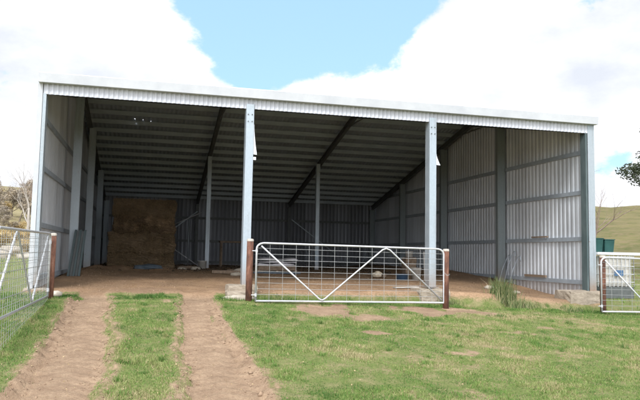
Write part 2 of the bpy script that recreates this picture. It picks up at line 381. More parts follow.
def grid_axis(fine0, fine1, step, far0, far1, mid=None):
    c = list(np.arange(fine0, fine1+1e-6, step))
    lo = [fine0]; s = step
    while lo[-1] > far0: s *= 1.13; lo.append(lo[-1]-s)
    hi = [c[-1]]; s = step
    while hi[-1] < far1: s *= 1.13; hi.append(hi[-1]+s)
    return np.array(lo[:0:-1]+c+hi[1:])
xs = grid_axis(-2.2, 14.2, .045, -900, 900)
ys = np.concatenate([grid_axis(-8.6, .6, .033, -700, 0.7)[:-1], np.arange(.75, 18.5, .11), 18.5+.11*np.cumsum(1.11**np.arange(1, 66))])
ys = np.unique(ys); ys = ys[np.concatenate([[True], np.diff(ys) > .01])]
GX, GY = np.meshgrid(xs, ys)
Z, D, I, FAR, DRY = terrain(GX.ravel(), GY.ravel(), True)
V = np.stack([GX.ravel(), GY.ravel(), Z], 1); nx, ny = len(xs), len(ys)
ii, jj = np.meshgrid(np.arange(nx-1), np.arange(ny-1)); b = (jj*nx+ii).ravel()
g = npmesh('ground', V, np.stack([b, b+1, b+nx+1, b+nx], 1), 'ground', smooth=True)
for nme, arr in (('dirt', D), ('inside', I), ('far', FAR), ('dry', DRY)):
    a = g.data.attributes.new(nme, 'FLOAT', 'POINT'); a.data.foreach_set('value', arr.astype(np.float32))
tag(g, kind='structure')

# ------------------------------------------------------------ the shed
X3 = 13.58; L = 17.2; FR = [0, 4.5, 9.0, X3]; CY = [0, 4.3, 8.6, 12.9, 17.1]
S = .215; YR = 6.25
def under(y): return 4.61+S*y if y < YR else 3.6+S*(L-y)+.0         # underside of the rafters
RD, PD = .20, .16
def top(y): return under(y)+RD+PD
shed = empty('farm_shed', (0, 0, .4))
tag(shed, 'long grey steel hay shed open at the front with white gutter', 'shed')
def profile(n0, n1, kind, pitch, amp):
    """positions along the sheet and their offset out of its plane"""
    a = []
    if kind == 'sine':
        N = int((n1-n0)/pitch*8); t = np.linspace(n0, n1, N+1)
        return t, amp*np.sin(2*np.pi*(t-n0)/pitch)
    t = n0; ts = []; os_ = []
    while t < n1:
        for p_, o_ in ((0, 0), (.62, 0), (.74, amp), (.86, amp), (.98, 0)):
            q = t+p_*pitch
            if q < n1: ts.append(q); os_.append(o_)
        t += pitch
    ts.append(n1); os_.append(0)
    return np.array(ts), np.array(os_)
def sheet(name, m, t, off, lo, hi, axis, plane, sign=1, parent=shed):
    """vertical ribbed sheet: t along axis, lo/hi heights, plane offset"""
    lo = np.broadcast_to(lo, t.shape); hi = np.broadcast_to(hi, t.shape)
    p = plane+sign*off
    A = np.stack([t, p, lo], 1) if axis == 0 else np.stack([p, t, lo], 1)
    B = A.copy(); B[:, 2] = hi; N = len(t)
    k = np.arange(N-1); F = np.stack([k, k+1, N+k+1, N+k], 1)
    return npmesh(name, np.concatenate([A, B]), F, m, parent)
t, o_ = profile(.02, L, 'trap', .19, .019)
tops = np.array([top(y)-.01 for y in t])
w = sheet('wall_cladding', 'wall', t, o_, .2, tops, 1, X3-.02, 1); w['label'] = 'right side wall of ribbed grey sheet'
w = sheet('wall_cladding', 'wall', t, o_, .3, tops, 1, .02, -1); w['label'] = 'left side wall of ribbed grey sheet'
t, o_ = profile(.03, X3-.03, 'trap', .19, .03)
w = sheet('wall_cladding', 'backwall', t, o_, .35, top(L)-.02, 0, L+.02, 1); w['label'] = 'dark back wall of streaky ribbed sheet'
t, o_ = profile(.07, X3-.07, 'sine', .102, .012)
w = sheet('fascia', 'fascia', t, o_, 4.61, 4.835, 0, -.055, 1); w['label'] = 'pale corrugated fascia under the gutter'
# roof, two slopes; three small holes rusted through the back slope
def roofhit(u, v):
    d = ray(u, v); s_ = (top(YR)-S*0-CAM[2]+S*(YR-CAM[1]))/(d[2]+S*d[1]); return CAM+d*s_
holes = [roofhit(143, 120), roofhit(135, 119), roofhit(151, 121.3)]
t, o_ = profile(.0, X3+.05, 'sine', .15, .009)
N = len(t); vs = []; fs = []
def strip(k, ya, yb):
    q = len(vs)
    for j in (k, k+1):
        for y in (ya, yb): vs.append((t[j], y, top(y)+o_[j]))
    fs.append((q, q+2, q+3, q+1))
for k in range(N-1):
    strip(k, -.12, YR)
    cuts = [h for i, h in enumerate(holes) if t[k] <= h[0] < t[k+1]+.004]
    if cuts: y = cuts[0][1]; s_ = .035; strip(k, YR, y-s_); strip(k, y+s_, L+.15)
    else: strip(k, YR, L+.15)
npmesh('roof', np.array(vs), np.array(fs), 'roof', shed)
MB().bar((-.02, YR, top(YR)+.03), (X3+.06, YR, top(YR)+.03), .3, .02).build('ridge_capping', 'white', shed)
# gutter: open trough with rolled lip, and end flashings
gt = MB(); a, b2 = -.02, X3+.07
prof = [(-.062, 5.045), (-.062, 4.835), (-.20, 4.835), (-.215, 5.03), (-.20, 5.048), (-.185, 5.03), (-.185, 4.86), (-.08, 4.86), (-.08, 5.045)]
n_ = len(prof); vs = [(x, y, z) for x in (a, b2) for y, z in prof]
gt.add(vs, [(i, (i+1) % n_, n_+(i+1) % n_, n_+i) for i in range(n_)]+[tuple(range(n_))[::-1], tuple(range(n_, 2*n_))])
go = gt.build('gutter', 'gutterpaint', shed)
for q in (a-.003, b2-.012): MB().box(q, q+.015, -.20, -.065, 4.845, 5.035).build('stop_end', 'gutterpaint', go)
for x in (.0, X3+.03):        # barge flashing along both gables
    m_ = MB()
    for y0, y1 in ((-.05, YR), (YR, L+.1)):
        m_.bar((x, y0, top(y0)-.03), (x, y1, top(y1)-.03), .05, .16)
    m_.build('barge_flashing', 'white', shed)
m_ = MB().box(.0, .055, -.062, -.0, .48, 4.838).box(-.045, .0, -.062, .16, .48, 4.838)
m_.build('corner_flashing', 'gutterpaint', shed)['label'] = 'white left corner flashing'
m_ = MB().box(X3-.165, X3+.03, -.075, -.06, .46, 4.838).box(X3+.015, X3+.03, -.06, .14, .46, 4.838)
m_.build('corner_flashing', 'galv', shed)['label'] = 'grey right corner flashing'

def csec(mb, x0, x1, y0, y1, z0, z1, open_='y+'):
    """lipped channel column: flat web with two flanges"""
    th = .012
    if open_ == 'y+': mb.box(x0, x1, y0, y0+th, z0, z1).box(x0, x0+th, y0+th, y1, z0, z1).box(x1-th, x1, y0+th, y1, z0, z1).box(x0+th, x0+.04, y1-th, y1, z0, z1).box(x1-.04, x1-th, y1-th, y1, z0, z1)
    return mb
# open-front posts, each with base plate, bolts and a plinth of old concrete
for i, x in ((1, 4.5), (2, 9.02)):
    p = MB(); csec(p, x-.09, x+.09, -.10, .17, gz(x, 0)+.10, under(0)+.1); c = p.build('column', 'galvlight', shed, bevel=.006)
    MB().box(x-.15, x+.15, -.16, .23, gz(x, 0)+.085, gz(x, 0)+.099).build('base_plate', 'galv', c)
for i, x in ((1, 4.5), (2, 9.02)):
    zt = 4.61
    for (dx, dz) in ((-.045, -.14), (.045, -.14), (-.045, -.30), (.045, -.30)):
        MB().tube([(x+dx, -.10, zt+dz), (x+dx, -.118, zt+dz)], .013, 6).build('bolt', 'rafter', shed)
def block(x0, x1, y0, y1, z0, z1, seed, m='concrete', name='plinth', parent=None):
    import bmesh
    r = random.Random(seed); bm = bmesh.new(); bmesh.ops.create_cube(bm, size=1)
    bmesh.ops.subdivide_edges(bm, edges=bm.edges[:], cuts=5, use_grid_fill=True)
    for v in bm.verts:
        q = Vector((v.co.x*(x1-x0), v.co.y*(y1-y0), v.co.z*(z1-z0)))
        e = sum(abs(c) > .45 for c in v.co)
        k = 1-(.03 if e == 2 else .06 if e == 3 else 0)
        v.co = Vector((q.x*k, q.y*k, q.z*k))+Vector((r.uniform(-1, 1), r.uniform(-1, 1), r.uniform(-1, 1)))*.012+Vector(((x0+x1)/2, (y0+y1)/2, (z0+z1)/2))
    me = bpy.data.meshes.new(name); bm.to_mesh(me); bm.free(); me.materials.append(M[m])
    o = bpy.data.objects.new(name, me); COL.objects.link(o)
    if parent: o.parent = parent; o.matrix_parent_inverse = parent.matrix_basis.inverted()
    return o
block(4.08, 4.74, -.34, .3, .1, .60, 1, parent=shed); block(4.02, 4.60, -.66, -.10, .05, .47, 2, parent=shed)
block(8.60, 9.36, -.40, .34, .05, .535, 3, parent=shed)
block(12.68, X3+.14, -.30, .42, .0, .50, 4, parent=shed)
block(-.12, .42, -.12, .35, .2, .50, 5, parent=shed)
# flaps of bent flashing hanging from the two posts
def flap(x, y, z0, z1, w_):
    n = 8; vs = []
    for i in range(n+1):
        t_ = i/n; z = z1+(z0-z1)*t_; ww = .012+w_*t_**1.6
        vs += [(x, y, z), (x+ww, y-.02*t_, z-.01*t_)]
    vs += [(v[0]+.0, v[1]+.008, v[2]) for v in vs]; h = 2*(n+1)
    fs = [(2*i, 2*i+1, 2*i+3, 2*i+2) for i in range(n)]+[(h+2*i, h+2*i+2, h+2*i+3, h+2*i+1) for i in range(n)]
    fs += [(2*i, 2*i+2, h+2*i+2, h+2*i) for i in range(n)]+[(2*i+1, h+2*i+1, h+2*i+3, 2*i+3) for i in range(n)]+[(2*n, 2*n+1, h+2*n+1, h+2*n), (1, 0, h, h+1)]
    return MB().add(vs, fs)
flap(4.592, -.06, 3.56, 4.25, .075).box(4.592, 4.66, -.07, -.05, 3.43, 3.50).build('bent_flashing', 'white', shed)
flap(9.112, -.06, 3.55, 3.85, .10).build('bent_flashing', 'white', shed)
# side wall columns
for s_, xa, xb in ((0, .24, .46), (1, X3-.36, X3-.10)):
    for k, y in enumerate(CY):
        zt = under(y)+.02; zb = gz((xa+xb)/2, y)-.1
        p = MB(); th = .012
        p.box(xa, xb, y-.006, y+.006, zb, zt).box(xa, xa+th, y-.075, y-.006, zb, zt).box(xb-th, xb, y-.075, y-.006, zb, zt).box(xa, xa+th, y+.006, y+.075, zb, zt).box(xb-th, xb, y+.006, y+.075, zb, zt)
        if k == 0: p = MB().box(X3-.22, X3-.17, y-.05, y+.17, zb+.2, zt)
        if k == 0 and s_ == 0: p = MB().box(.062, .13, -.05, .2, zb+.2, zt)
        if 0 < k < 4: p.box(xa+.012, xb-.012, y-.077, y-.066, zb, zt)
        p.build('column', ('galv' if not s_ else 'midgreen') if (k or not s_) else 'paintgreen', shed)
# interior posts
for x, y in ((4.5, 10.7), (8.88, 10.9)):
    p = MB(); csec(p, x-.075, x+.075, y-.08, y+.08, gz(x, y)-.05, under(y)+.02); p.build('column', 'galvlight', shed)
for x in FR[1:3]:
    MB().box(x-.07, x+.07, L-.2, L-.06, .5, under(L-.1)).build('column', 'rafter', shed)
# rafters
for i, x in enumerate(FR):
    xx = {0: .24, 3: X3-.24}.get(i, x)
    for y0, y1 in ((.0, YR), (YR, L-.05)):
        m_ = MB(); za, zb = under(y0)+RD/2, under(y1)+RD/2
        m_.bar((xx, y0, za), (xx, y1, zb), .014, RD-.02); m_.bar((xx, y0, za-RD/2+.008), (xx, y1, zb-RD/2+.008), .12, .014); m_.bar((xx, y0, za+RD/2-.008), (xx, y1, zb+RD/2-.008), .12, .014)
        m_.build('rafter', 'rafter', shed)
    m_ = MB()   # haunch plates at the ridge
    m_.add([(xx-.02, YR-.9, under(YR-.9)+.02), (xx-.02, YR, under(YR)-.13), (xx-.02, YR+.9, under(YR+.9)+.02), (xx+.02, YR-.9, under(YR-.9)+.02), (xx+.02, YR, under(YR)-.13), (xx+.02, YR+.9, under(YR+.9)+.02)],
           [(0, 1, 2), (5, 4, 3), (0, 3, 4, 1), (1, 4, 5, 2), (2, 5, 3, 0)])
    m_.build('ridge_gusset', 'rafter', shed)
# purlins
py_ = [.35, 1.2, 2.05, 2.9, 3.75, 4.6, 5.4, 6.05]+[7.0+.765*k for k in range(14)]
for y in py_:
    z = under(y)+RD; sg = S if y < YR else -S
    m_ = MB()
    m_.box(.05, X3-.05, y-.004, y+.004, z+.0, z+PD-.016)
    m_.box(.05, X3-.05, y-.055, y-.004, z+PD-.024, z+PD-.016).box(.05, X3-.05, y+.004, y+.055, z, z+.008).box(.05, X3-.05, y+.047, y+.055, z+.008, z+.026)
    m_.build('purlin', 'dark', shed)
# girts
def girt(a, b, n):
    a = Vector(a); b = Vector(b); n = Vector(n); m_ = MB(); u = Vector((0, 0, 1))
    m_.bar(a+n*.05, b+n*.05, .006, .11) if abs(n.x) > .5 else m_.bar(a+n*.05, b+n*.05, .006, .11)
    for dz in (.052, -.052): m_.bar(a+n*.026+u*dz, b+n*.026+u*dz, .048, .006)
    return m_
GZ = [4.16, 3.08, 1.84, .69]
for z in GZ:
    girt((.02, .16, z), (.02, L, z), (1, 0, 0)).build('girt', 'dark', shed)
    girt((X3-.022, .16, z), (X3-.022, L, z), (-1, 0, 0)).build('girt', 'dark', shed)
for z in (2.95, 1.85, .85):
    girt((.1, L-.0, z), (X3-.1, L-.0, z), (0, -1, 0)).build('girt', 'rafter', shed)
girt((.06, .03, 4.70), (X3-.06, .03, 4.70), (0, -1, 0)).build('eave_purlin', 'dark', shed)
MB().bar((3.35, L-.30, 2.35), (4.5, L-.30, 3.25), .006, .05).build('wind_brace', 'galv', shed)
MB().bar((9.1, L-.3, 3.0), (11.3, L-.3, 1.4), .006, .04).build('wind_brace', 'galv', shed)
for x in (.03, X3-.03):
    MB().box(x-.035, x+.035, L-.02, L+.05, .3, top(L)-.01).build('corner_flashing', 'dark', shed)

# ------------------------------------------------------------ fence posts and gates
posts = [(.58, -1.28, 1.62, .40, 'rusty pipe post at the open gate by the shed left corner'),
         (4.40, -1.28, 1.60, .25, 'rusty pipe post against the first open-front column'),
         (8.80, -1.30, 1.475, .10, 'rusty pipe post at the latch end of the closed gate'),
         (12.90, -1.24, 1.40, .05, 'dark rusty pipe post at far right in front of the shed corner')]
for x, y, z1, z0, lb in posts:
    p = empty('gate_post', (x, y, gz(x, y))); tag(p, lb, 'post', 'rusty pipe gate posts along the shed front')
    r = .068 if x > 1 else .055
    MB().tube([(x, y, gz(x, y)-.2), (x, y, (z1+.3)/2), (x+.004, y, z1-.02)], [r, r*1.01, r], 20).build('post_pipe', 'rust', p, smooth=False).data.shade_smooth()
    MB().lathe([(r*1.06, -.03), (r*1.08, 0), (r*.9, .018), (r*.4, .025), (.001, .025)], (x+.004, y, z1-.02), 20).build('post_cap', 'cap', p, smooth=True)
def gate(a, b, za, zb, ha, hb, label, skirt=False, flip=False, rw=.0036):
    """tube frame gate from a to b (x,y), bottom za..zb, height ha..hb"""
    a = Vector((*a, 0)); b = Vector((*b, 0)); d = b-a; Ln = d.length
    def P(s, h): return a+d*s+Vector((0, 0, za+(zb-za)*s+h*(ha+(hb-ha)*s)))
    g_ = empty('farm_gate', P(0, 0)); tag(g_, label, 'gate', 'galvanised farm gates in the shed fence line')
    cr = .16/Ln; ch = .12/ha; pts = [P(0, 0), P(0, 1-ch)]
    for k in range(1, 7): q = k/6*math.pi/2; pts.append(P(cr*(1-math.cos(q)), 1-ch+ch*math.sin(q)))
    for k in range(0, 7): q = math.pi/2*(1-k/6); pts.append(P(1-cr*(1-math.cos(q)), 1-ch+ch*math.sin(q)))
    pts.append(P(1, 0)); pts.append(P(0, 0))
    MB().tube(pts, .021, 10).build('frame', 'tube', g_, smooth=True)
    w1, w2, w3 = (.02, .97), (.335, .03), (.66, .965)
    nrm = Vector((d.y, -d.x, 0)).normalized()*.028
    br = [P(.022, .95)+nrm, P(.32, .05)+nrm, P(.335, .025)+nrm, P(.35, .05)+nrm, P(.655, .95)+nrm, P(.675, .975)+nrm, P(.695, .95)+nrm, P(.985, .05)+nrm]
    MB().tube(br, .017, 10).build('brace', 'tube', g_, smooth=True)
    m_ = MB()
    for k in range(1, 15): m_.tube([P(k/15, .01), P(k/15, .99)], rw, 5, False)
    for k, h in enumerate((.11, .21, .31, .41, .51, .61, .71, .81, .91)): m_.tube([P(.004, h), P(.5, h-.004), P(.996, h)], rw, 5, False)
    m_.build('wire_mesh', 'wire', g_)
    if skirt:
        m_ = MB()
        for k in range(31):
            s = k/30; q0 = P(s, 0); zz = gz(q0.x, q0.y); m_.tube([(q0.x+.01, q0.y, zz+.01), q0, P(s, .99)], .0022, 4, False)
        for k in range(14): m_.tube([P(0, k/14-.0), P(1, k/14)], .0022, 4, False)
        for k in range(1, 5):
            m_.tube([(P(s, 0).x+.01, P(s, 0).y, P(s, 0).z+(gz(P(s, 0).x, P(s, 0).y)-P(s, 0).z)*k/5) for s in np.linspace(0, 1, 14)], .0022, 4, False)
        m_.build('rabbit_netting', 'wire', g_)
    for h in (.1, .86):
        q = P(0, h); u = -d.normalized()
        MB().tube([q, q+u*.09], .011, 8).tube([q+Vector((0, 0, -.03)), q+Vector((0, 0, .03))], .027, 10).build('hinge', 'tube', g_)
    q = P(1, .55)
    c = MB()
    for k in range(7):
        o2 = q+Vector((.02+.018*k, -.02, -.03*math.sin(k/6*math.pi)-.004*k)); c.tube([o2+Vector((0, 0, -.014)), o2+Vector((.01, .006, 0)), o2+Vector((0, 0, .014))], .004, 5)
    c.build('chain', 'wire', g_)
    return g_
gate((4.52, -1.42), (8.69, -1.42), .335, .295, 1.185, 1.175, 'closed silver mesh gate with zigzag brace across the middle bay')
gate((.545, -1.40), (.475, -5.60), .42, .36, 1.19, 1.22, 'silver mesh gate swung open towards the viewer at left', skirt=True)
gate((12.74, -1.40), (16.9, -1.45), .085, .03, 1.27, 1.27, 'silver mesh gate at far right running out of the picture')

# ------------------------------------------------------------ hay
def bale(loc, size, seed, label, rz=0):
    import bmesh
    r = random.Random(seed); bm = bmesh.new(); bmesh.ops.create_cube(bm, size=1)
    bmesh.ops.subdivide_edges(bm, edges=bm.edges[:], cuts=22, use_grid_fill=True)
    nr = np.random.default_rng(seed)
    for v in bm.verts:
        c = v.co; e = sum(abs(q) > .47 for q in c); cr = [max(0, abs(c[i])*size[i]-size[i]/2+.09)/.09 for i in range(3)]; cc = sorted(cr)[1]; k = 1-.045*cc*cc
        q = Vector((c.x*size[0]*(1-.018*cc*cc), c.y*size[1]*k, c.z*size[2]*(1-.13*cc*cc)))
        w_ = .07*math.sin(c.x*size[0]*3.7+seed*1.7)*math.sin(c.z*5+seed)+.05*math.sin(c.x*size[0]*9+seed)*math.sin(c.z*9+c.y*5+seed)
        # string grooves
        gsum = sum(math.exp(-((c.x*size[0]-s0)/.02)**2) for s0 in (-.7, -.25, .25, .7))
        n_ = Vector((0, 0, 0))
        for ax in range(3):
            if abs(c[ax]) > .49: n_[ax] = math.copysign(1, c[ax])
        q += n_*(w_*.5+r.uniform(-.035, .035)-.03*gsum)
        v.co = q
    me = bpy.data.meshes.new('hay_bale'); bm.to_mesh(me); bm.free(); me.materials.append(M['hay' if seed != 12 else 'olderhay'])
    e_ = empty('hay_bale', loc, rz); tag(e_, label, 'hay bale', 'big square hay bales stacked in the left bay')
    o = bpy.data.objects.new('bale_body', me); COL.objects.link(o); o.parent = e_; o.location = (0, 0, size[2]/2)
    for s0 in (-.7, -.25, .25, .7):
        MB().tube([(s0, -size[1]/2-.005, .02), (s0, -size[1]/2-.012, size[2]/2), (s0, -size[1]/2-.005, size[2]-.02)], .004, 4).build('twine', 'straw', None).parent = e_
    # wisps sticking out
    n = 5200; P0 = np.stack([nr.uniform(-size[0]/2, size[0]/2, n), np.where(nr.random(n) < .7, -size[1]/2, nr.uniform(-size[1]/2, size[1]/2, n)), nr.uniform(0, size[2], n)], 1)
    P0[P0[:, 1] > -size[1]/2, 2] = size[2]
    dr = nr.normal(0, 1, (n, 3)); dr[:, 1] -= .6; dr[:, 2] -= .3; dr /= np.linalg.norm(dr, axis=1)[:, None]
    ln = nr.uniform(.04, .15, n)[:, None]; sd_ = np.cross(dr, [0, 0, 1.])*.006
    vv = np.stack([P0-sd_, P0+sd_, P0+dr*ln], 1).reshape(-1, 3)
    npmesh('loose_stalks', vv, np.arange(3*n).reshape(-1, 3), 'straw', None, np.repeat(nr.random(n), 3)).parent = e_
    return e_
hb = gz(2.1, 8.6)-.02
for k, (dx, dw, h, lb) in enumerate(((0, 2.18, .55, 'hay bale on the floor at the bottom of the stack'), (.0, 2.16, .66, 'tan hay bale second from the bottom of the stack'),
                                     (.06, 2.02, .62, 'darkened hay bale third from the bottom of the stack'), (.05, 2.08, .56, 'topmost hay bale of the stack under the roof'))):
    z0 = hb+sum((.55, .66, .62, .56)[:k])
    b_ = bale((2.10+dx, 8.9+(0, -.07, .09, .03)[k], z0), (dw, 1.2, h), 10+k, lb, .01*(k-1))
# ------------------------------------------------------------ things about the floor
def put(name, cat, label, parts, group=None):
    """parts: list of (name, MB, material, smooth)"""
    if len(parts) == 1:
        n_, mb, m, s_ = parts[0]; o = mb.build(name, m, None, s_); return tag(o, label, cat, group)
    v = parts[0][1].v[0]; e_ = empty(name, v); tag(e_, label, cat, group)
    for n_, mb, m, s_ in parts: mb.build(n_, m, e_, s_)
    return e_
# strips of steel leaning on the first left column
for k, (xb, xt, lb) in enumerate(((.30, .42, 'leftmost leaning steel channel against the left column'), (.37, .48, 'second steel channel from the left leaning on the column'), (.44, .54, 'middle steel channel of five leaning on the left column'), (.51, .60, 'fourth steel channel from the left leaning on the column'), (.58, .66, 'rightmost leaning steel channel against the left column'))):
    y0 = 3.86-.02*k; zb = gz(xb, y0); a = Vector((xb, y0, zb)); b3 = Vector((xt, 4.17, 1.86-.03*(k % 2)))
    m_ = MB().bar(a, b3, .052, .006, (0, 1, 0))
    sx = Vector((.026, 0, 0)); m_.bar(a-sx-Vector((0, .02, 0)), b3-sx-Vector((0, .02, 0)), .006, .04, (0, 1, 0)).bar(a+sx-Vector((0, .02, 0)), b3+sx-Vector((0, .02, 0)), .006, .04, (0, 1, 0))
    o = m_.build('steel_channel', 'rafter' if k % 2 else 'paintgreen'); tag(o, lb, 'steel channel', 'steel channels leaning on the left column')
# bent rods on the right wall
for k, (y0, h, lb) in enumerate(((4.05, .82, 'left hooked steel rod leaning on the right wall'), (3.75, .98, 'middle and tallest hooked steel rod on the right wall'), (3.45, .86, 'right hooked steel rod leaning on the right wall'))):
    x0 = 13.15; z0 = gz(x0, y0); 
    pts = [(x0, y0, z0), (x0+.14, y0-.02, z0+h*.6), (13.44, y0-.05, z0+h), (13.45, y0-.11, z0+h+.05), (13.43, y0-.2, z0+h+.03), (13.42, y0-.23, z0+h-.12)]
    tag(MB().tube(pts, .014, 8).build('hooked_rod', 'dark', None, True), lb, 'steel rod', 'hooked steel rods leaning on the right wall')
# offcuts lying on the girts
tag(MB().bar((X3-.085, 2.0, .79), (X3-.085, 3.1, .79), .05, .07).build('timber_offcut', 'timber'), 'dark timber offcut lying on the lowest girt of the right wall', 'timber')
tag(MB().bar((X3-.085, 1.9, 1.935), (X3-.085, 2.7, 1.935), .05, .04).build('timber_offcut', 'timber'), 'short thin timber offcut lying on a middle girt of the right wall', 'timber')
# pallet with stacked sheets on it, over blue plastic drum halves
px, py, pz = 6.45, 6.9, gz(6.45, 6.9)
base = [('skid', MB().box(px-.65, px-.57, py-.5, py+.5, pz, pz+.10), 'timber', False), ('skid', MB().box(px-.04, px+.04, py-.5, py+.5, pz, pz+.10), 'timber', False), ('skid', MB().box(px+.57, px+.65, py-.5, py+.5, pz, pz+.10), 'timber', False)]
dk = MB()
for k in range(7): dk.box(px-.66, px+.66, py-.5+k*.145, py-.5+k*.145+.11, pz+.10, pz+.122)
base.append(('deck', dk, 'timber', False))
put('pallet', 'pallet', 'low timber pallet under the stack of pale sheets behind the gate', base)
m_ = MB()
for k in range(3): m_.box(px-.62, px+.62, py-.4, py+.4, pz+.126+k*.045, pz+.126+k*.045+.038)
tag(m_.build('timber_stack', 'timber'), 'brown boards between pallet and pale sheets', 'boards')
for k in range(3):
    q = pz+.27+k*.085; rr = random.Random(k)
    m_ = MB(); n = 24
    x_ = np.linspace(-.62, .64, n); vs = []; 
    for j, yy in enumerate(np.linspace(-.45, .42, 12)):
        for i_, xx in enumerate(x_): vs.append((px+xx+.03*k-.02, py+yy, q+.05+.018*math.sin(xx*7+k*2)+.012*math.sin(yy*9+k)-(.03 if i_ in (0, n-1) or j in (0, 11) else 0)))
    fs = [(j*n+i_, j*n+i_+1, (j+1)*n+i_+1, (j+1)*n+i_) for j in range(11) for i_ in range(n-1)]
    vb = [(v[0], v[1], q) for v in vs]; h = len(vs); fs2 = list(fs)
    edge = [i_ for i_ in range(n)]+[j*n+n-1 for j in range(1, 12)]+[11*n+i_ for i_ in range(n-2, -1, -1)]+[j*n for j in range(10, 0, -1)]
    fs2 += [(edge[(e+1) % len(edge)], edge[e], edge[e]+h, edge[(e+1) % len(edge)]+h) for e in range(len(edge))]
    o = MB().add(vs+vb, fs2).build('cement_bag_layer' if False else 'feed_bag', 'sheet', None, True)
    tag(o, ('lowest pale flat bag on the pallet', 'middle pale flat bag on the pallet', 'topmost pale flat bag on the pallet')[k], 'bag', 'pale bags stacked on the pallet')
tag(MB().box(px-.8, px+.75, py-.62, py-.52, pz, pz+.05).build('plastic_strip', 'tarp'), 'flattened blue plastic strip on the dirt before the pallet', 'plastic')
# blue tub, bucket, board, sack
def tub(c, r0, r1, h, m, label, name, cat, handle=True):
    pr = [(.001, 0), (r0, 0), (r1, h), (r1+.015, h), (r1+.015, h-.02), (r1-.012, h-.005), (r0-.012, .02), (.001, .02)]
    e_ = empty(name, c); tag(e_, label, cat)
    MB().lathe(pr, c, 28).build('shell', m, e_, True)
    if handle: MB().tube([(c[0]-r1, c[1], c[2]+h-.02)]+[(c[0]-r1*math.cos(a), c[1]-r1*.75*math.sin(a), c[2]+h-.02-.10*math.sin(a)) for a in np.linspace(.2, 2.9, 9)]+[(c[0]+r1, c[1], c[2]+h-.02)], .006, 6).build('handle', 'wire', e_)
tub((9.85, 4.0, gz(9.85, 4)), .16, .21, .17, 'blue', 'shallow blue plastic tub on the dirt floor behind the gate', 'feed_tub', 'tub', False)
tub((10.38, 4.2, gz(10.38, 4.2)), .13, .17, .36, 'bucket', 'dull white bucket behind the gate beside the second front column', 'bucket', 'bucket')
tub((4.30, 10.2, gz(4.3, 10.2)), .14, .16, .30, 'bucket', 'off white drum beside the left interior post', 'drum', 'drum', False)
tub((11.05, 6.4, gz(11.05, 6.4)+.62), .12, .13, .2, 'bucket', 'small white pail on the crate right of the second column', 'pail', 'pail', False)
tag(block(10.85, 11.25, 6.2, 6.6, gz(11, 6.4)-.02, gz(11, 6.4)+.615, 44, 'timber', 'wooden_crate'), 'dark wooden crate under the small white pail', 'crate')
tag(MB().bar((10.6, 4.0, gz(10.6, 4)), (10.95, 4.9, 1.45), .04, .03).build('pale_stake', 'bucket'), 'pale stake leaning behind the second front column', 'stake')
tag(MB().bar((8.5, 1.1, gz(8.6, 1.1)+.02), (9.15, 1.15, gz(9.1, 1.15)+.03), .22, .02).build('flat_board', 'bucket'), 'flat white board lying on the dirt inside the middle bay', 'board')
def lump(c, s, seed, m, name, label, cat, group=None, sub=3):
    import bmesh
    bm = bmesh.new(); bmesh.ops.create_icosphere(bm, subdivisions=sub, radius=1); r = random.Random(seed)
    ph = [r.uniform(0, 6) for _ in range(6)]
    for v in bm.verts:
        q = v.co; k = 1+.16*math.sin(3*q.x+ph[0])*math.sin(4*q.y+ph[1])+.10*math.sin(7*q.z+ph[2]+3*q.x)+.05*math.sin(13*q.y+ph[3])
        v.co = Vector((q.x*s[0]*k, q.y*s[1]*k, max(q.z, -.55)*s[2]*k))+Vector(c)
    me = bpy.data.meshes.new(name); bm.to_mesh(me); bm.free(); me.shade_smooth(); me.materials.append(M[m])
    o = bpy.data.objects.new(name, me); COL.objects.link(o); return tag(o, label, cat, group)
lump((9.42, 5.0, gz(9.4, 5)+.09), (.16, .10, .11), 3, 'sack', 'crumpled_sack', 'crumpled cream sack on the floor behind the gate centre', 'sack')
lump((9.60, 4.9, gz(9.6, 5)+.05), (.07, .08, .09), 5, 'timber', 'dark_bundle', 'small dark bundle beside the cream sack', 'bundle')
lump((2.35, 7.75, gz(2.3, 7.7)+.03), (.42, .22, .10), 8, 'tarp', 'tarpaulin', 'crumpled blue tarpaulin at the foot of the hay stack', 'tarpaulin')
# timbers and rubble behind the first column
tb = [((4.6, 7.2), (6.0, 6.4), .10, .06, 'long dark plank lying left of the pallet'), ((4.9, 6.2), (5.7, 7.1), .12, .05, 'plank crossing the long dark plank'), ((4.3, 5.9), (5.2, 5.5), .09, .09, 'square timber nearest the first front column'), ((5.0, 8.2), (6.2, 8.4), .14, .05, 'wide plank behind the rubble'), ((3.4, 9.5), (3.9, 9.9), .1, .1, 'short timber block beside the left interior post')]
for (a, b3, w_, h_, lb) in tb:
    tag(MB().bar((*a, gz(*a)+h_/2+.02), (*b3, gz(*b3)+h_/2+.02), w_, h_).build('timber_plank', 'timber'), lb, 'plank', 'old planks on the shed floor')
rb = ((4.0, 9.3, .16, 'squat pale rubble lump by the left interior post'), (3.5, 8.9, .14, 'small rubble lump between hay and interior post'), (4.9, 5.0, .13, 'rubble lump behind the first front column'), (5.3, 6.8, .2, 'largest rubble lump beside the planks'), (11.9, 2.4, .14, 'pale stone on the dirt bank by the right wall'), (12.3, 1.6, .10, 'reddish stone near the right wall foot'))
for k, (x, y, s_, lb) in enumerate(rb):
    lump((x, y, gz(x, y)+s_*.25), (s_*1.2, s_*.8, s_*.55), 60+k, 'stone', 'rubble', lb, 'rubble', 'rubble lumps on the shed floor', 2)
lump((.62, -.85, gz(.62, -.85)+.05), (.12, .08, .08), 77, 'stone', 'fieldstone', 'pale stone on the grass behind the left gate post', 'stone', None, 2)
lump((4.25, -.95, gz(4.25, -.95)+.02), (.34, .2, .09), 78, 'stone', 'fieldstone', 'flat pale stone before the first column plinth', 'stone', None, 2)
